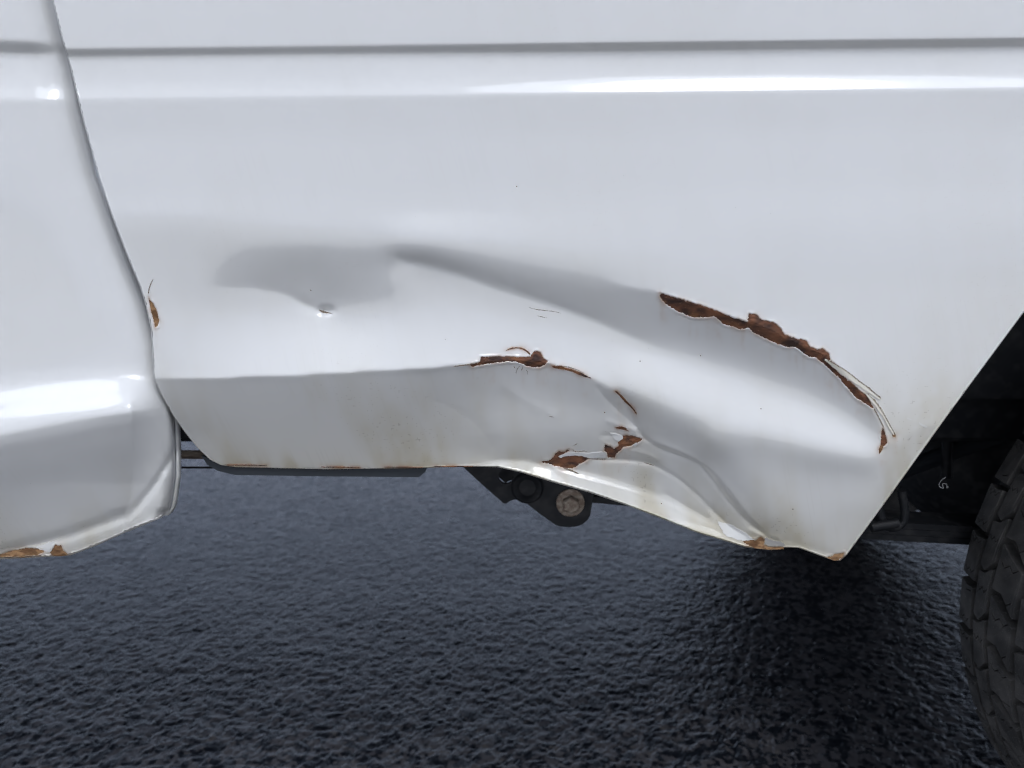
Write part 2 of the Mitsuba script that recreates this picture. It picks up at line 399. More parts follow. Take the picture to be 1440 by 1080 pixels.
def sheet(poly, fine, coarse, region, depth, r=0.0022, hem=0.012, wear=None, extra=None):
    """A pressed panel: the filled polygon at its depth with a rolled and hemmed edge."""
    poly = shapely.geometry.polygon.orient(poly, 1)
    p, tri, nb = fill(poly, fine, coarse, region, depth, extra=extra)
    W = P(p[:, 0], p[:, 1], depth(p[:, 0], p[:, 1]))
    b = W[:nb]
    t = np.roll(b, -1, axis=0) - np.roll(b, 1, axis=0)
    n = np.c_[t[:, 2], 0 * t[:, 0], -t[:, 0]]
    n /= np.linalg.norm(n, axis=1, keepdims=True)
    c = b[:, [0, 2]].mean(0)
    px = np.roll(p[:nb], -1, axis=0) - np.roll(p[:nb], 1, axis=0)
    outward = np.c_[px[:, 1], 0 * px[:, 0], px[:, 0]]          # from the ring's turning sense (v down -> z up)
    n *= np.sign((n * outward).sum(1))[:, None]
    rows = [b]
    for k in (1, 2, 3):
        th = k * math.pi / 6
        rows.append(b + n * r * math.sin(th) + np.array([0, r * (1 - math.cos(th)), 0]))
    rows.append(rows[-1] + np.array([0, hem * 0.4, 0]))
    rows.append(rows[-1] + np.array([0, hem * 0.6, 0]) - n * 0.004)
    verts, faces, base = [W], [tri], len(W)
    for k in range(1, len(rows)):
        verts.append(rows[k])
        prev = np.arange(nb) if k == 1 else base + (k - 2) * nb + np.arange(nb)
        cur = base + (k - 1) * nb + np.arange(nb)
        pn, cn = np.roll(prev, -1), np.roll(cur, -1)
        quad = np.vstack([np.c_[prev, cur, cn], np.c_[prev, cn, pn]])
        if k == 1:
            q = np.vstack(verts)[quad[:nb]]
            turn = (np.cross(q[:, 1] - q[:, 0], q[:, 2] - q[:, 0]) * (n - np.array([0, 1, 0]))).sum() < 0
        faces.append(quad[:, ::-1] if turn else quad)
    v, f = np.vstack(verts), np.vstack(faces)
    w = wear(p[:, 0], p[:, 1])
    w = np.vstack([w] + [w[:nb]] * (len(rows) - 1))
    return trimesh.Trimesh(v, f, process=False), v[:, [0, 2]] + v[:, 1:2] * [0.5, 0.3] + 0.001 * w


def stains(polys):
    '''How rust-stained the sheet is round its rust, and a little below it.'''
    g = shapely.union_all([Polygon(q).buffer(0) for q in polys])

    def at(u, v):
        out = np.zeros(len(u))
        x0, y0, x1, y1 = g.bounds
        near = (u > x0 - 40) & (u < x1 + 40) & (v > y0 - 40) & (v < y1 + 60)
        d = shapely.distance(shapely.points(u[near], v[near]), g)
        d2 = np.minimum.reduce([shapely.distance(shapely.points(u[near], v[near] - k), g) for k in (8, 16, 26)])
        run = meshkit.noise(np.stack([u[near] / 5, v[near] / 70, 0 * u[near]], -1), 3)
        out[near] = 0.50 * np.exp(-d / 2.4) + 0.12 * np.exp(-d2 / 4.0) * np.clip(run * 2.2 - 0.9, 0, 1)
        return out
    return at


def chipped(depth, bare):
    '''The depth with the paint broken away over the bare patches and lifted round them.'''
    g = shapely.union_all(bare)

    def at(u, v):
        d = depth(u, v)
        x0, y0, x1, y1 = g.bounds
        near = (u > x0 - 10) & (u < x1 + 10) & (v > y0 - 10) & (v < y1 + 10)
        q = shapely.points(u[near], v[near])
        sd = shapely.distance(q, g) - shapely.distance(q, g.boundary) * shapely.contains(g, q)
        n = meshkit.noise(np.stack([u[near] / 7, v[near] / 7, 0 * u[near]], -1), 5)
        d[near] += 0.0012 * np.clip(0.5 - sd / 1.0, 0, 1) - 0.0007 * np.exp(-((sd - 2.0) / 1.7) ** 2) * n * (sd > 0)
        return d
    rings = [np.array(r.exterior.segmentize(1.2).coords) for b in (-0.7, 0.7, 1.7, 3.0, 4.6) for p in bare for r in [p.buffer(b)] if r.geom_type == 'Polygon' and not r.is_empty]
    return at, np.vstack(rings)


def wobble(pts, amp=0.6, step=2.0, seed=0):
    """A torn outline: subdivided and roughened."""
    r = np.random.default_rng(seed)
    p = np.asarray(pts, float)
    out = []
    for a, b in zip(p, np.roll(p, -1, axis=0)):
        k = max(1, int(np.hypot(*(b - a)) / step))
        for t in np.arange(k) / k:
            q = a + (b - a) * t
            out.append(q + (r.normal(0, amp, 2) if t > 0 else 0))
    g = Polygon(out).buffer(0)
    if isinstance(g, MultiPolygon):
        g = max(g.geoms, key=lambda s: s.area)
    return Polygon(g.exterior)


def patch(key, pts, depth, mat, lift=0.0005, amp=0.5, seed=0, **tag):
    poly = pts if isinstance(pts, Polygon) else wobble(pts, amp, 2.0, seed)
    if mat in ('rust', 'ochre'):
        STAINED.append(np.array(poly.exterior.coords))
        if poly.area / poly.length > 1.6:            # bare metal lies under the broken edge of the paint
            BARE.append(poly)
            poly, lift = poly.buffer(0.9), -0.0003
    poly = shapely.geometry.polygon.orient(poly, 1)
    p, tri, nb = fill(poly, 2.5, 60, poly.envelope.buffer(3), depth, edge=2.0)
    d = depth(p[:, 0], p[:, 1])
    W = P(p[:, 0], p[:, 1], d)
    nrm = np.array(trimesh.Trimesh(W, tri, process=False).vertex_normals)
    nrm *= -np.sign(nrm[:, 1:2] + 1e-9)
    rough = meshkit.fbm(W * 400, 3, seed=seed) - 0.5
    top = W + nrm * (lift + 0.0003 * rough[:, None])
    low = W[:nb] - nrm[:nb] * 0.0008
    i = np.arange(nb)
    j = np.roll(i, -1)
    k = len(top)
    f = np.vstack([tri, np.c_[i, k + i, k + j], np.c_[i, k + j, j]])
    m = trimesh.Trimesh(np.vstack([top, low]), f, process=False)
    return add(key, m, mat, 35, **tag)


def ribbon(key, pts, widths, depth, mat, lift=0.0006, seed=0, **tag):
    """A thin tear or flake along a line; widths in photograph units."""
    p = spline(np.c_[np.asarray(pts, float), np.zeros(len(pts))], max(8, 3 * len(pts)))[:, :2]
    t = np.gradient(p, axis=0)
    n = np.c_[-t[:, 1], t[:, 0]] / np.linalg.norm(t, axis=1, keepdims=True)
    r = np.random.default_rng(seed)
    w = np.interp(np.linspace(0, 1, len(p)), np.linspace(0, 1, len(widths)), widths)[:, None] / 2
    w = w * (1 + r.normal(0, 0.12, w.shape))
    g = Polygon(np.vstack([p + n * w, (p - n * w)[::-1]])).buffer(0.02)
    if isinstance(g, MultiPolygon):
        g = max(g.geoms, key=lambda s: s.area)
    return patch(key, Polygon(g.exterior), depth, mat, lift, 0, seed, **tag)


def zoomed(x0, y0, s, pts):
    return [(x0 + x / s, y0 + y / s) for x, y in pts]


# ------------------------------------------------------------------ ground
def ground_height(x, y):
    q = np.stack([x, y, 0 * x], -1)
    w = q + 0.010 * np.stack([meshkit.noise(q * 45, 21), meshkit.noise(q * 45, 22), 0 * x], -1)
    a, b = meshkit.noise(w * 80, 1), meshkit.noise(w * 160, 5)
    stones = np.clip(0.62 * a + 0.38 * b, 0.18, 0.66)
    return 0.0056 * (stones - 0.5) + 0.0026 * (np.clip(meshkit.noise(w * 40, 12), 0.15, 0.75) - 0.5) + 0.0012 * (meshkit.noise(w * 240, 6) - 0.5) + 0.004 * (meshkit.fbm(q * 5, 2, seed=8) - 0.5)


def graded(a, b, s0, s1):
    out, x = [a], a
    while x < b:
        x += s0 + (s1 - s0) * (x - a) / (b - a)
        out.append(x)
    return np.array(out)


ys = graded(0.30, 3.7, 0.0034, 0.0085)
xs = np.linspace(-1, 1, 1150)
X = xs[None, :] * (0.14 + 0.67 * (ys[:, None] + 0.78))
Y = np.repeat(ys[:, None], len(xs), 1)
fade = np.minimum.reduce([np.clip((1 - np.abs(np.repeat(xs[None], len(ys), 0))) / 0.03, 0, 1), np.clip((Y - 0.30) / 0.05, 0, 1), np.clip((3.7 - Y) / 0.25, 0, 1)])
Z = ground_height(X, Y) * fade
nv_, nu_ = X.shape
ii = np.arange(nv_ * nu_).reshape(nv_, nu_)
quads = np.c_[ii[:-1, :-1].ravel(), ii[:-1, 1:].ravel(), ii[1:, 1:].ravel(), ii[1:, :-1].ravel()]
near_v = np.c_[X.ravel(), Y.ravel(), Z.ravel()]
near_f = np.vstack([quads[:, [0, 1, 2]], quads[:, [0, 2, 3]]])
# the rest of the sheet, joined to the near part's rim
rim = np.r_[ii[0], ii[1:, -1], ii[-1, ::-1][1:], ii[::-1, 0][1:-1]]
rp = near_v[rim, :2]
hole = Polygon(rp)
out_pts = np.array([(r * math.cos(a), r * math.sin(a)) for r in (9, 20, 60, 300) for a in np.linspace(0, 2 * math.pi, 40, endpoint=False)])
allp = np.vstack([rp, out_pts])
tr = Delaunay(allp).simplices
cen = allp[tr].mean(1)
tr = tr[~shapely.contains_xy(hole, cen[:, 0], cen[:, 1])]
q = allp[tr]
ar = (q[:, 1, 0] - q[:, 0, 0]) * (q[:, 2, 1] - q[:, 0, 1]) - (q[:, 1, 1] - q[:, 0, 1]) * (q[:, 2, 0] - q[:, 0, 0])
tr = np.where((ar > 0)[:, None], tr, tr[:, ::-1])
remap = np.r_[rim, len(near_v) + np.arange(len(out_pts))]
gm = trimesh.Trimesh(np.vstack([near_v, np.c_[out_pts, np.zeros(len(out_pts))]]), np.vstack([near_f, remap[tr]]), process=False)
add('asphalt', gm, 'asphalt_mat', True, kind='structure', label='dark coarse asphalt under the white truck')

pm = box(-60, 60, -80.0, -2.0, -0.2, 0.006, .004)
bsdf('concrete', two({'type': 'principled', 'base_color': proc(lambda p, n, uv: mix((0.53, 0.505, 0.45), (0.61, 0.585, 0.53), fbm(p.x * 3, p.y * 3, 1.0, 4))), 'roughness': 0.8, 'specular': 0.3}))
add('pavement', pm, 'concrete', kind='structure', label='pale concrete pavement alongside the truck')

# ------------------------------------------------------------------ truck: bed side
T = 'pickup_truck'
labels[T] = {'label': 'white pickup truck with a crumpled rusty bed side ahead of its rear tyre', 'category': 'pickup truck'}


def to_px(x, z):
    d = np.array([x, 0, z]) - CAM
    dep = d @ FWD
    return 720 + FPX * d[0] / dep, 540 - FPX * (d @ UP) / dep


arch = [to_px(x, z) for x, z in ((0.64, 0.995), (0.74, 1.04), (1.33, 1.04), (1.45, 0.97), (1.60, 0.78), (1.68, 0.68), (2.25, 0.70), (2.35, 0.85), (2.35, 1.42))]
BED = [to_px(-0.51, 1.42), (36, -170), (73, -8), (76, 2), (88, 50), (100, 91), (118, 166), (140, 246), (158, 300), (180, 358), (198, 401), (207, 430), (214, 462), (216, 490), (217, 520), (219, 534), (228, 554), (245, 584),
       (262, 608), (280, 630), (296, 645), (310, 652), (330, 655), (460, 658), (600, 656), (655, 654), (700, 655), (735, 663), (780, 677), (830, 691), (880, 708), (930, 727), (980, 747), (1020, 759), (1050, 768), (1085, 772), (1105, 768),
       (1125, 769), (1150, 778), (1172, 786), (1181, 787), (1190, 779), (1215, 745), (1250, 697), (1290, 641), (1330, 585), (1380, 517), (1440, 436), (1500, 352), (1540, 302)] + arch
bed_poly = Polygon(BED)
assert bed_poly.is_valid
bed_region = shapely.box(60, -24, 1456, 800)
BS = T + '__bed_side'
scene[BS] = None                                     # keeps its place; the sheet follows its rust, which stains it
STAINED, BARE = [], []

RP = BS + '__rust_patch'
long_rust = zoomed(880, 380, 3.273, [(158, 105), (240, 130), (400, 180), (480, 215), (562, 240), (568, 200), (600, 205), (625, 230), (680, 240), (710, 265), (730, 297), (790, 318), (830, 325), (845, 350), (880, 368), (905, 360),
    (935, 385), (940, 412), (922, 416), (945, 440), (985, 478), (1040, 518), (1080, 556), (1110, 580), (1142, 636), (1110, 618), (1060, 584), (1012, 532), (985, 497), (935, 450), (880, 402), (840, 396), (780, 353), (740, 352), (660, 322), (590, 287), (562, 264), (530, 270), (450, 247), (430, 227), (405, 209), (370, 216), (310, 216), (240, 190), (180, 150), (160, 125)])
patch(RP, long_rust, bed_depth, 'rust', seed=1, label='long curved rust scar on the right crease')
patch(RP, zoomed(880, 380, 3.273, [(1183, 728), (1195, 760), (1202, 795), (1190, 808), (1172, 812), (1175, 790), (1176, 750)]), bed_depth, 'rust', seed=2, amp=.3)
patch(RP, zoomed(880, 380, 3.273, [(1172, 806), (1186, 812), (1176, 834), (1168, 846), (1164, 826)]), bed_depth, 'ochre', lift=.0004, seed=3, amp=.3)
patch(RP, zoomed(880, 380, 3.273, [(1228, 748), (1242, 755), (1240, 768), (1226, 764)]), bed_depth, 'ochre', seed=4, amp=.2)
patch(RP, zoomed(600, 380, 3.375, [(207, 450), (255, 436), (257, 413), (330, 411), (400, 412), (494, 413), (505, 392), (525, 384), (540, 390), (555, 420), (575, 430), (560, 450), (540, 458), (510, 460), (480, 455), (425, 433), (385, 431), (310, 441), (255, 449), (215, 457)]), bed_depth, 'rust', seed=5, label='rust patch at the middle crease')
patch(RP, zoomed(600, 380, 3.375, [(590, 452), (640, 455), (700, 474), (745, 492), (782, 513), (740, 502), (690, 480), (640, 468), (608, 464)]), bed_depth, 'rust', seed=6, amp=.3)
patch(RP, zoomed(600, 380, 3.375, [(930, 786), (970, 784), (1025, 801), (1000, 822), (960, 834), (935, 838), (900, 870), (890, 890), (860, 890), (855, 865), (843, 855), (845, 828), (870, 835), (890, 850), (912, 832), (908, 815), (930, 800)]), bed_depth, 'rust', seed=7, label='small torn rust patch beside the fold')
patch(RP, zoomed(600, 380, 3.375, [(545, 911), (580, 902), (600, 888), (612, 868), (628, 857), (655, 862), (668, 852), (684, 852), (652, 872), (640, 884), (700, 880), (735, 882), (770, 893), (730, 917), (690, 941), (650, 938), (600, 925)]), bed_depth, 'rust', seed=8, label='rust patch at the torn bottom edge')
patch(RP, zoomed(600, 380, 3.375, [(895, 745), (925, 741), (945, 748), (960, 763), (935, 755), (912, 752)]), bed_depth, 'rust', seed=9, amp=.2)
patch(RP, zoomed(160, 300, 2.7, [(131, 308), (137, 330), (150, 343), (165, 376), (172, 408), (166, 428), (158, 432), (150, 400), (141, 366)]), bed_depth, 'ochre', seed=10, amp=.3, label='rust chip on the front edge')
patch(RP, zoomed(640, 580, 2.4, [(972, 434), (1000, 431), (1012, 434), (1030, 420), (1045, 430), (1040, 448), (1062, 455), (1105, 452), (1108, 460), (1070, 461), (1020, 457), (985, 446)]), bed_depth, 'ochre', seed=11, label='ochre rust on the bottom lip')
patch(RP, zoomed(640, 580, 2.4, [(1253, 489), (1275, 486), (1284, 478), (1312, 474), (1305, 490), (1296, 497), (1280, 499)]), bed_depth, 'ochre', seed=12, amp=.3, label='rusty lowest corner')
for k, (a, b, w) in enumerate([(320, 654, 2.0), (452, 657, 2.2), (540, 657, 2.0), (610, 656, 2.2)]):
    ribbon(RP, [(a, b - .6), (a + 25, b - .2), (a + 55, b + .2)], [0.4, 0.6 * w, 0.4], bed_depth, 'rust', seed=20 + k)
patch(BS + '__scraped_metal', zoomed(640, 580, 2.4, [(1046, 424), (1075, 432), (1108, 440), (1112, 450), (1065, 450), (1044, 444)]), bed_depth, 'scraped_steel', seed=13, label='scraped bare metal by the bottom lip')
# paint lifted in pale strips beside the scar, and the primer showing
FL = BS + '__paint_flake'
ribbon(FL, zoomed(880, 380, 3.273, [(916, 410), (980, 452), (1050, 505), (1110, 550), (1170, 594)]), [1.5, 6, 6, 4, 2], bed_depth, 'primer', lift=.0012, seed=31, label='lifted cream paint strip')
ribbon(FL, zoomed(880, 380, 3.273, [(1100, 560), (1140, 605), (1175, 650), (1205, 705), (1232, 756)]), [2, 6, 5, 3.5, 1.5], bed_depth, 'primer', lift=.0013, seed=32, label='lower lifted cream paint strip')
patch(FL, zoomed(600, 380, 3.375, [(625, 884), (660, 866), (700, 862), (755, 868), (830, 860), (846, 868), (850, 888), (775, 891), (735, 879), (700, 877), (660, 882), (636, 890)]), bed_depth, 'paint', lift=.0007, seed=33, label='white flakes around the rust')
patch(FL, zoomed(640, 580, 2.4, [(886, 368), (930, 378), (985, 410), (1012, 430), (1000, 430), (970, 433), (920, 420), (905, 408)]), bed_depth, 'paint', lift=.0006, seed=34, amp=.4)
patch(FL, zoomed(600, 380, 3.375, [(870, 770), (900, 775), (930, 786), (930, 800), (908, 812), (890, 800)]), bed_depth, 'paint', lift=.001, seed=35, amp=.3)
patch(FL, zoomed(600, 380, 3.375, [(978, 828), (995, 818), (1002, 824), (990, 836)]), bed_depth, 'paint', lift=.0012, seed=36, amp=.2)
patch(FL, zoomed(1140, 400, 2.7, [(410, 523), (442, 538), (438, 545), (414, 533)]), bed_depth, 'paint', lift=.0004, seed=37, amp=.2)
patch(FL, zoomed(1140, 400, 2.7, [(362, 504), (384, 510), (380, 515), (364, 509)]), bed_depth, 'paint', lift=.0004, seed=38, amp=.2)
CR = BS + '__crack'
ribbon(CR, zoomed(880, 380, 3.273, [(930, 412), (990, 448), (1060, 500), (1120, 545), (1172, 590)]), [0.4, 0.9, 0.9, 0.7, 0.4], bed_depth, 'crack', lift=.0016, seed=41)
ribbon(CR, zoomed(880, 380, 3.273, [(1100, 562), (1150, 610), (1190, 670), (1236, 752)]), [0.4, 0.9, 0.9, 0.5], bed_depth, 'crack', lift=.0017, seed=42)
ribbon(CR, zoomed(880, 380, 3.273, [(1142, 636), (1165, 680), (1186, 722)]), [1.4, 1.2, 1.0], bed_depth, 'crack', seed=43)
ribbon(CR, zoomed(600, 380, 3.375, [(376, 381), (400, 372), (432, 368), (462, 376), (490, 400)]), [0.5, 1.4, 1.5, 1.8, 2.0], bed_depth, 'rust', seed=44)
ribbon(CR, zoomed(600, 380, 3.375, [(128, 456), (170, 451), (210, 446)]), [0.3, 0.9, 1.2], bed_depth, 'crack', seed=45)
ribbon(CR, zoomed(600, 380, 3.375, [(620, 452), (680, 462), (745, 488)]), [0.3, 0.9, 0.4], bed_depth, 'crack', seed=46)
ribbon(CR, zoomed(600, 380, 3.375, [(895, 572), (920, 594), (950, 626), (978, 655), (996, 682)]), [1.2, 3.0, 2.2, 1.5, 0.7], bed_depth, 'rust', seed=47)
ribbon(CR, zoomed(160, 300, 2.7, [(780, 366), (795, 374), (810, 377), (830, 381)]), [0.8, 2.6, 1.0, 0.4], bed_depth, 'crack', seed=48)
ribbon(CR, zoomed(160, 300, 2.7, [(132, 304), (138, 275), (150, 250)]), [0.9, 0.8, 0.4], bed_depth, 'crack', seed=49)
ribbon(CR, zoomed(600, 380, 3.375, [(760, 892), (800, 895), (850, 896)]), [0.4, 1.0, 0.4], bed_depth, 'crack', seed=50)
ribbon(CR, zoomed(600, 380, 3.375, [(655, 938), (690, 952), (720, 966)]), [2.2, 1.8, 0.4], bed_depth, 'crack', lift=.0011, seed=51)
for k, q in enumerate([[(440, 455), (430, 470), (424, 487)], [(455, 455), (453, 465), (448, 478)], [(472, 472), (478, 482), (478, 494)], [(413, 457), (420, 463)], [(485, 176), (530, 187), (575, 192), (635, 204)], [(525, 215), (545, 221), (570, 225)], [(580, 692), (605, 698)],
                       [(695, 832), (705, 828), (716, 822)], [(665, 852), (690, 848), (700, 858), (730, 860), (762, 862)], [(1030, 912), (1050, 918), (1080, 926)]]):
    ribbon(CR, zoomed(600, 380, 3.375, q), [0.3, 0.85, 0.3], bed_depth, 'crack', lift=.0003, seed=60 + k)
for k, (a, b) in enumerate([(727, 262), (437, 408), (626, 477), (900, 508), (985, 500), (1115, 716), (850, 580), (930, 708), (1070, 575)]):
    patch(CR, np.array([(a - .8, b - .6), (a + .8, b - .7), (a + .9, b + .6), (a - .6, b + .8)]).tolist(), bed_depth, 'crack', lift=.0002, amp=.1, seed=80 + k)

bed_stain = stains(STAINED)
EDGE_X, EDGE_Y = [200, 310, 460, 700, 830, 930, 1020, 1100, 1181, 1250, 1400], [640, 652, 658, 655, 691, 727, 759, 768, 787, 700, 600]


def bed_wear(u, v):
    up = np.interp(u, EDGE_X, EDGE_Y) - v
    film = 0.85 * np.exp(-np.clip(up, 0, None) / 32) + 0.5 * np.exp(-np.clip(up, 0, None) / 90) + 0.05 + 0.16 * np.clip((v - 510) / 60, 0, 1)
    return np.c_[bed_stain(u, v), film * (v > -200)]


bed_chipped, rings = chipped(bed_depth, BARE)
bed_mesh, bed_uv = sheet(bed_poly, 2.2, 16, bed_region, bed_chipped, wear=bed_wear, extra=rings)
scene[BS] = mikit.ply(bed_mesh, 'panel_paint', True, uv=bed_uv)
labels[BS] = {'label': 'dented white bed side panel with torn rusty creases'}

# ------------------------------------------------------------------ truck: cab side
cu = [-900, 0, 30, 56, 62, 68, 74, 78, 84, 90, 104, 116, 126, 134, 141, 146, 155, 240, 360, 430, 480, 520, 540, 572, 604, 611, 622, 645, 700, 740, 790]
cd = [0, 0, 0, 0.2, 1.5, 4.0, 6.6, 7.6, 7.8, 7.4, 6.2, 4.8, 3.2, 1.4, 0, -0.1, 0.2, 1.2, 4, 5, 5, 4, 2, -10, -22, -23, -21.5, -14, 8, 22, 37]
CABP = PchipInterpolator(cu, cd)
CAB_EDGE = [to_px(-0.49, 1.42), (54, -170), (92, 0), (112, 91), (150, 250), (190, 360), (216, 430), (232, 490), (240, 540), (245, 590), (247, 630), (247, 670), (244, 690), (243, 700), (240, 714), (234, 722)]
CE = np.array(CAB_EDGE)
CE = CE[np.argsort(CE[:, 1])]


def cab_depth(u, v):
    u, v = np.asarray(u, float), np.asarray(v, float)
    line = v - 0.04 * np.minimum(u - 60, 100) * np.exp(-((v - 90) / 80) ** 2) + 0.26 * np.clip(u, -80, 220) * np.clip((v - 480) / 110, 0, 1) * np.clip((800 - v) / 120, 0, 1) * 0.75
    d = CABP(line)
    e = np.interp(v, CE[:, 1], CE[:, 0])
    x = np.clip((e - u) / 165, 0, 1)
    roll = 52 * (1 - np.sqrt(np.clip(1 - (1 - x) ** 3.0, 0, 1)))
    d = d * np.clip((e - u) / 60, 0.25, 1) + roll
    # the lower lip folded back along a crease
    cx = np.array([-400, 0, 100, 185, 215, 247])
    cy = np.array([820, 778, 752, 722, 686, 634])
    below = v - np.interp(u, cx, cy)
    d = d - 3.5 * np.clip(below / 40, 0, 1) + 2.5 * np.exp(-(below / 9.0) ** 2)
    return d / 1000


cab_poly = Polygon(CAB_EDGE + [(170, 748), (130, 766), (96, 779), (60, 781), (0, 784), (-100, 790), (-900, 800), (-1500, 800), to_px(-2.2, 1.42)])
assert cab_poly.is_valid
CS = T + '__cab_side'
scene[CS] = None
STAINED.clear(), BARE.clear()
patch(CS + '__rust_patch', zoomed(0, 500, 3.375, [(-20, 946), (0, 944), (40, 930), (80, 924), (130, 914), (170, 916), (216, 930), (180, 944), (140, 950), (90, 953), (0, 955), (-20, 955)]), cab_depth, 'ochre', seed=90, label='orange rust along the bottom edge')
patch(CS + '__rust_patch', zoomed(0, 500, 3.375, [(238, 934), (252, 918), (262, 897), (276, 904), (290, 900), (300, 926), (322, 942), (290, 950), (250, 947)]), cab_depth, 'ochre', seed=91, amp=.4)
patch(CS + '__paint_flake', zoomed(0, 500, 3.375, [(172, 912), (215, 892), (258, 878), (262, 895), (248, 916), (236, 932), (216, 928)]), cab_depth, 'paint', lift=.0004, seed=92, amp=.4)
ribbon(CS + '__crack', zoomed(0, 500, 3.375, [(60, 922), (170, 900), (260, 876), (290, 862)]), [0.3, 0.8, 0.8, 0.3], cab_depth, 'primer', lift=.0003, seed=93)

cab_stain = stains(STAINED)


def cab_wear(u, v):
    up = np.interp(u, [-400, 0, 100, 185, 215, 247], [800, 782, 775, 742, 730, 700]) - v
    return np.c_[cab_stain(u, v), 0.5 * np.exp(-np.clip(up, 0, None) / 40) + 0.25 * np.exp(-np.clip(up, 0, None) / 120) + 0.03]


cab_chipped, rings = chipped(cab_depth, BARE)
cab_mesh, cab_uv = sheet(cab_poly, 3.0, 20, shapely.box(-24, -24, 250, 790), cab_chipped, r=0.003, wear=cab_wear, extra=rings)
scene[CS] = mikit.ply(cab_mesh, 'panel_paint', True, uv=cab_uv)
labels[CS] = {'label': 'white cab side with a curved rear edge and a rusty bottom'}

# ------------------------------------------------------------------ truck: what stands above and behind, mostly out of the picture
add(T + '__bed_floor', box(-0.45, 2.3, 0.06, 1.94, 0.97, 1.00), 'dark_steel')
add(T + '__bed_wall', box(-0.46, -0.42, 0.06, 1.94, 0.72, 1.41, .005), 'paint')
add(T + '__bed_wall', box(-0.40, 2.3, 1.95, 1.99, 0.72, 1.41, .005), 'paint')
add(T + '__bed_wall', box(-0.40, 2.3, 0.075, 0.10, 1.06, 1.415, .005), 'paint')
add(T + '__tailgate', box(2.31, 2.36, 0.04, 1.96, 0.76, 1.41, .008), 'paint')
add(T + '__cab_body', box(-2.4, -0.53, 0.07, 1.93, 0.74, 1.40, .03), 'paint')
roof = Polygon([(0.06, 1.41), (0.22, 1.92), (0.34, 1.98), (1.66, 1.98), (1.78, 1.92), (1.94, 1.41)])
rm = trimesh.creation.extrude_polygon(roof, 1.75, engine='earcut')
rv = np.array(rm.vertices)
add(T + '__cab_roof', trimesh.Trimesh(np.c_[-2.3 + rv[:, 2], rv[:, 0], rv[:, 1]], rm.faces, process=False), 'paint', 30)
add(T + '__cab_window', trimesh.Trimesh([(-1.35, .071, 1.46), (-0.72, .071, 1.46), (-0.76, .201, 1.86), (-1.35, .201, 1.86)], [[0, 1, 2], [0, 2, 3]], process=False), 'dark_steel')

# ------------------------------------------------------------------ truck: frame and running gear under the panel
add(T + '__frame_rail', box(-2.4, 2.3, 0.44, 0.52, 0.622, 0.84, .008), 'dark_steel')
add(T + '__frame_rail', box(-2.4, 2.3, 1.48, 1.56, 0.64, 0.84, .008), 'dark_steel')
add(T + '__crossmember', box(-0.62, -0.50, 0.53, 1.47, 0.66, 0.78, .006), 'dark_steel')
add(T + '__crossmember', box(0.40, 0.50, 0.53, 1.47, 0.69, 0.80, .006), 'dark_steel')
add(T + '__wheel_well', box(0.56, 1.6, 0.40, 0.42, 0.70, 0.97), 'dark_steel')
add(T + '__fuel_tank', box(-1.9, -0.75, 0.62, 1.3, 0.54, 0.80, .03), 'dark_steel')

SKY_ = 0.055
sk = [(283, 641), (300, 646), (312, 652), (340, 655), (600, 658), (598, 664), (589, 671), (460, 670), (330, 668), (306, 662), (292, 654)]
sk3 = P(np.array(sk)[:, 0], np.array(sk)[:, 1], SKY_)
add(T + '__skid_plate', prism_y(Polygon(sk3[:, [0, 2]]), SKY_, SKY_ + 0.10), 'slate_steel', 25, label='flat slate grey plate below the bed side')

HY = 0.30
hg = zoomed(640, 630, 6.0, [(55, 148), (230, 310), (405, 464), (425, 470), (440, 464), (462, 447), (495, 436), (540, 436), (575, 444), (610, 472), (720, 560), (850, 650), (890, 662), (960, 668), (1030, 662), (1080, 640), (1120, 605), (1140, 570), (1150, 500), (1170, 400), (1150, 250), (1000, 60), (60, 60)])
hg3 = P(np.array(hg)[:, 0], np.array(hg)[:, 1], HY)
hpoly = Polygon(hg3[:, [0, 2]])
hole_c = P(*zoomed(640, 630, 6.0, [(432, 238)])[0], HY)
hpoly = hpoly.difference(Point(hole_c[0], hole_c[2]).buffer(0.0112))
add(T + '__spring_hanger', prism_y(hpoly, HY, HY + 0.006), 'dark_steel', label='dark steel spring hanger plate with a hole')
add(T + '__spring_hanger__inner_plate', prism_y(Polygon([(q[0], q[2]) for q in hg3]).buffer(-0.006), HY + 0.085, HY + 0.091), 'dark_steel')
hub_c = P(*zoomed(640, 630, 6.0, [(610, 335)])[0], HY)
def turned(prof, c, n=28):
    """Revolve (radius, depth) about the y axis at c."""
    ang = np.arange(n) * 2 * np.pi / n
    v = np.array([[c[0] + r * math.cos(a), c[1] + d, c[2] + r * math.sin(a)] for r, d in prof for a in ang])
    f = []
    for i in range(len(prof) - 1):
        for j in range(n):
            k = (j + 1) % n
            f += [[i * n + j, (i + 1) * n + j, (i + 1) * n + k], [i * n + j, (i + 1) * n + k, i * n + k]]
    return trimesh.Trimesh(v, np.array(f), process=False)
add(T + '__spring_hanger__bushing', turned([(0.0003, 0.004), (0.010, 0.003), (0.014, -0.003), (0.020, -0.006), (0.0225, -0.004), (0.0235, 0.0005)], hub_c), 'dark_steel', 40)
bc = P(*zoomed(640, 630, 6.0, [(972, 460)])[0], HY)
add(T + '__spring_hanger__bolt', turned([(0.0002, -0.0052), (0.012, -0.0052), (0.0192, -0.004), (0.0205, -0.0025), (0.0205, 0.0)], bc, 36), 'bolt_steel', 40, label='rusty hexagon bolt head with a round flange')
hexv = []
for rr, dd in ((0.0002, -0.0165), (0.0105, -0.0165), (0.0128, -0.0145), (0.0128, -0.004)):
    hexv.append((rr, dd))
hx = turned(hexv, bc, 6)
c_, s_ = math.cos(math.pi / 6), math.sin(math.pi / 6)
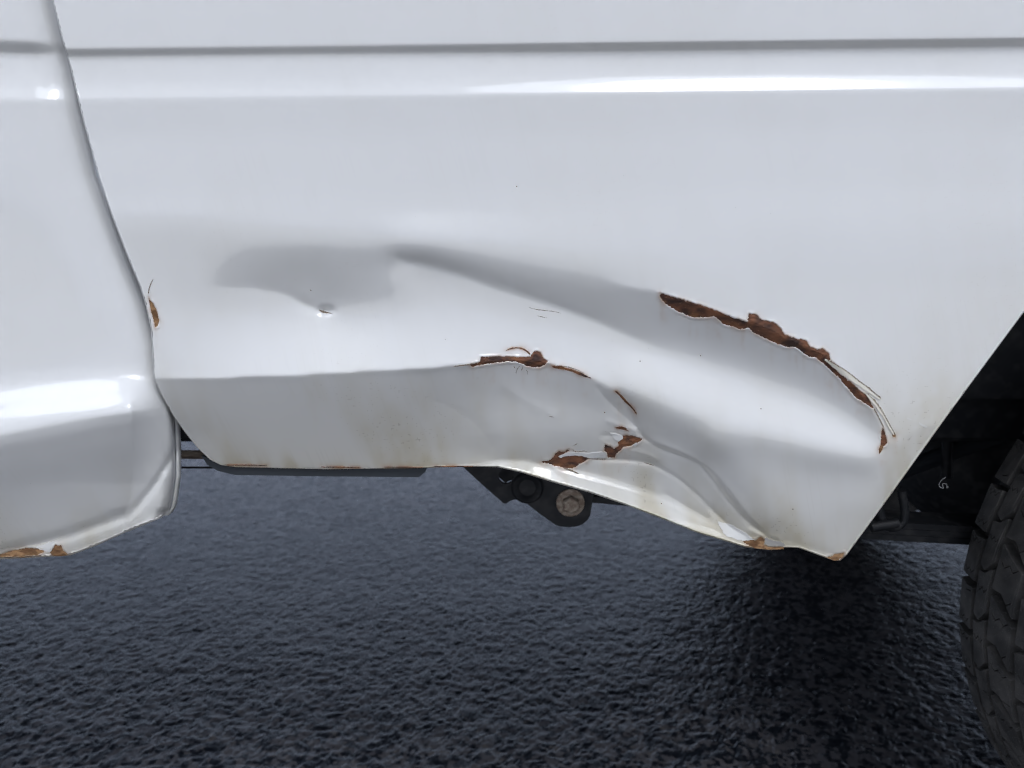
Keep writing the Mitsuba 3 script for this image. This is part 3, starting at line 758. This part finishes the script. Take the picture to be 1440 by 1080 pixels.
hv = np.array(hx.vertices) - bc
hx.vertices = np.c_[hv[:, 0] * c_ - hv[:, 2] * s_, hv[:, 1], hv[:, 0] * s_ + hv[:, 2] * c_] + bc
add(T + '__spring_hanger__bolt__head' if False else T + '__spring_hanger__bolt_head', hx, 'bolt_steel')

# leaf spring from the hanger back over the axle
for k, (xa, xb) in enumerate([(bc[0], 1.75), (0.30, 1.6), (0.45, 1.45)]):
    t = np.linspace(0, 1, 24)
    x = xa + (xb - xa) * t
    zc = bc[2] + 0.004 - 0.055 * np.sin(np.clip((x - bc[0]) / 1.7, 0, 1) * math.pi) - 0.0095 * k
    ring = np.concatenate([np.c_[x, 0 * x + HY + 0.012, zc + .0045], np.c_[x, 0 * x + HY + 0.075, zc + .0045], np.c_[x, 0 * x + HY + 0.075, zc - .0045], np.c_[x, 0 * x + HY + 0.012, zc - .0045]])
    n = len(x)
    f = []
    for i in range(n - 1):
        for a in range(4):
            b = (a + 1) % 4
            f += [[a * n + i, b * n + i, b * n + i + 1], [a * n + i, b * n + i + 1, a * n + i + 1]]
    f += [[0, n, 2 * n], [0, 2 * n, 3 * n], [n - 1, 3 * n - 1, 2 * n - 1], [n - 1, 4 * n - 1, 3 * n - 1]]
    add(T + '__leaf_spring', trimesh.Trimesh(ring, np.array(f), process=False), 'dark_steel')
add(T + '__spring_eye', turned([(0.0225, 0.008), (0.0225, 0.078), (0.002, 0.078)], bc), 'dark_steel', 40)
a0, a1 = P(1250, 668, 0.62), P(1460, 590, 0.62)
add(T + '__shock_absorber', tube(np.linspace(a0, a1, 6), 0.016), 'slate_steel', 40)
a0, a1 = P(1334, 560, 0.60), P(1331, 672, 0.60)
add(T + '__bracket_strap', tube(np.linspace(a0, a1, 4), 0.009), 'dark_steel', 40)
hp = spline([P(1236, 700, .28), P(1240, 730, .28), P(1252, 742, .28), P(1266, 738, .28), P(1272, 715, .28), P(1268, 690, .28)], 24)
add(T + '__brake_hose', tube(hp, 0.006), 'dark_steel', 40)
a0, a1 = P(1225, 742, .27), P(1262, 735, .27)
add(T + '__hose_fitting', tube(np.linspace(a0, a1, 3), 0.007), 'dark_steel', 40)
a0, a1 = P(60, 638.5, 0.34), P(520, 640, 0.34)
add(T + '__fuel_line', tube(np.linspace(a0, a1, 8), 0.0066), 'pipe_steel', 40, label='rusty brown fuel line behind the skid plate')
a0, a1 = P(60, 657, 0.36), P(520, 658, 0.36)
add(T + '__brake_cable', tube(np.linspace(a0, a1, 8), 0.0016, 8), 'dark_steel', 40)
XC, ZC, R = 1.092, 0.440, 0.458
add(T + '__axle', turned([(0.002, 0.0), (0.045, 0.0), (0.045, 1.42), (0.002, 1.42)], np.array([XC, 0.28, ZC])), 'dark_steel', 40)

ang_ = np.linspace(0, math.pi, 15)
add(T + '__axle__differential', turned([(0.17 * math.sin(a) ** 0.8 + 0.001, -0.17 * math.cos(a)) for a in ang_], np.array([XC, 1.02, ZC + 0.012]), 32), 'dark_steel', 40)
add(T + '__spare_tyre', trimesh.Trimesh((lambda q: np.c_[q[:, 0], q[:, 2], q[:, 1]])(np.array(turned([(0.12, -.10), (0.25, -.12), (0.36, -.11), (0.40, -.07), (0.41, 0), (0.40, .07), (0.36, .11), (0.25, .12), (0.12, .10)], np.array([1.86, 0.68, 1.0])).vertices)), turned([(0.12, -.10), (0.25, -.12), (0.36, -.11), (0.40, -.07), (0.41, 0), (0.40, .07), (0.36, .11), (0.25, .12), (0.12, .10)], np.array([1.86, 0.68, 1.0])).faces[:, ::-1], process=False), 'rubber', 40)
add(T + '__mud_flap', box(XC + 0.50, XC + 0.51, 0.0, 0.32, 0.22, 0.80, .003), 'rubber')
add(T + '__mud_flap', box(XC + 0.50, XC + 0.51, 1.68, 2.0, 0.22, 0.80, .003), 'rubber')
add(T + '__rear_bumper', box(2.38, 2.56, 0.05, 1.95, 0.52, 0.74, .02), 'slate_steel')

# ------------------------------------------------------------------ tyre
TW = 0.128


def tyre_point(s, w, h, yc, sgn=1):
    """Along the tread s (radians), across it w (metres from the middle), height h above the carcass."""
    crown = 0.010 * (np.abs(w) / TW) ** 2.4
    r = R - 0.012 - crown + h
    return np.stack([XC - r * np.cos(s), yc + sgn * w, ZC - r * np.sin(s)], -1)


def make_tyre(name, yc, sgn, blocks):
    prof = [(-TW * 0.72, R - 0.15), (-TW * 0.95, R - 0.13), (-TW * 1.10, R - 0.085), (-TW * 1.06, R - 0.05), (-TW * 1.0, R - 0.024), (-TW * 0.7, R - 0.0165), (-TW * 0.3, R - 0.0125), (0, R - 0.012), (TW * 0.3, R - 0.0125), (TW * 0.7, R - 0.0165), (TW * 1.0, R - 0.024), (TW * 1.06, R - 0.05), (TW * 1.10, R - 0.085), (TW * 0.95, R - 0.13), (TW * 0.72, R - 0.15)]
    key = add(T + '__' + name, turned([(r, sgn * w) for w, r in prof], np.array([XC, yc, ZC]), 120), 'rubber', 40)
    add(T + '__wheel', turned([(0.02, -0.03 * sgn), (0.09, -0.05 * sgn), (0.16, 0.03 * sgn), (R - 0.17, -0.05 * sgn), (R - 0.148, -0.085 * sgn), (R - 0.148, 0.085 * sgn), (0.1, 0.06 * sgn)], np.array([XC, yc, ZC]), 60), 'slate_steel', 30)
    if not blocks:
        return key
    N = 40
    pitch = 2 * math.pi * R / N
    rows = [(-0.101, 0.046, 0.0, 0.10), (-0.041, 0.056, 0.5, 0.55), (0.020, 0.050, 0.15, -0.50), (0.066, 0.030, 0.62, 0.45), (0.107, 0.036, 0.1, -0.10)]
    r = np.random.default_rng(5)
    n_done = 0
    for i in range(-9, 12):
        for wc, ww, off, slant in rows:
            hl = pitch * 0.5 - 0.0038
            hw = ww / 2
            k = slant * hw
            raw = Polygon([(-hl - k, -hw), (-hl + 0.2 * k + 0.004, 0), (-hl + k, hw), (hl + k * 0.9, hw), (hl + 0.012 * np.sign(slant) * (abs(slant) > .2), 0.15 * hw), (hl - k, -hw)])
            raw = raw.buffer(-0.0015).buffer(0.0015, quad_segs=2)
            cuts = []
            for c in ((-0.33, 0.30) if ww > .035 else (0.0,)):
                cs = c * pitch
                zz = [(cs - 0.5 * k + (0.0035 if j % 2 else -0.0035), -hw * 0.72 + j * hw * 0.36) for j in range(5)] if r.random() < 0.75 else [(cs, -hw * .8), (cs + .003, hw * .1)]
                cuts.append(LineString(zz).buffer(0.0009, cap_style=2, join_style=2))
            top = raw
            for c in cuts:
                top = top.difference(c)
            if isinstance(top, MultiPolygon):
                parts = list(top.geoms)
            else:
                parts = [top]
            ms = []
            for g in parts:
                g = g.segmentize(0.008)
                m = trimesh.creation.extrude_polygon(g, 0.013, engine='earcut')
                v = np.array(m.vertices)
                sc = np.where(v[:, 2] > 0.006, 0.965, 1.03)
                v[:, :2] *= sc[:, None]
                jitter = 1 + r.normal(0, 0.03)
                p = tyre_point((i + off) * pitch / R + v[:, 0] / R, wc + v[:, 1], v[:, 2] * jitter - 0.001, yc, sgn)
                ms.append(trimesh.Trimesh(p, m.faces, process=False))
            add(key + '__tread_block', trimesh.util.concatenate(ms), 'rubber')
    return key


make_tyre('tyre', 0.150, 1, True)
make_tyre('far_tyre'.replace('far_', ''), 1.85, -1, False)

fp = spline([P(1140 + a / 2.7, 400 + b / 2.7, 0.296) for a, b in ((512, 733), (497, 743), (488, 758), (492, 770), (505, 772), (500, 759), (511, 757), (517, 764), (516, 772), (523, 768))], 60)
add('fibre', tube(fp, 0.00026, 6), 'fibre_white', True, label='tiny curled white thread caught on the leaf spring by the tyre', category='thread')
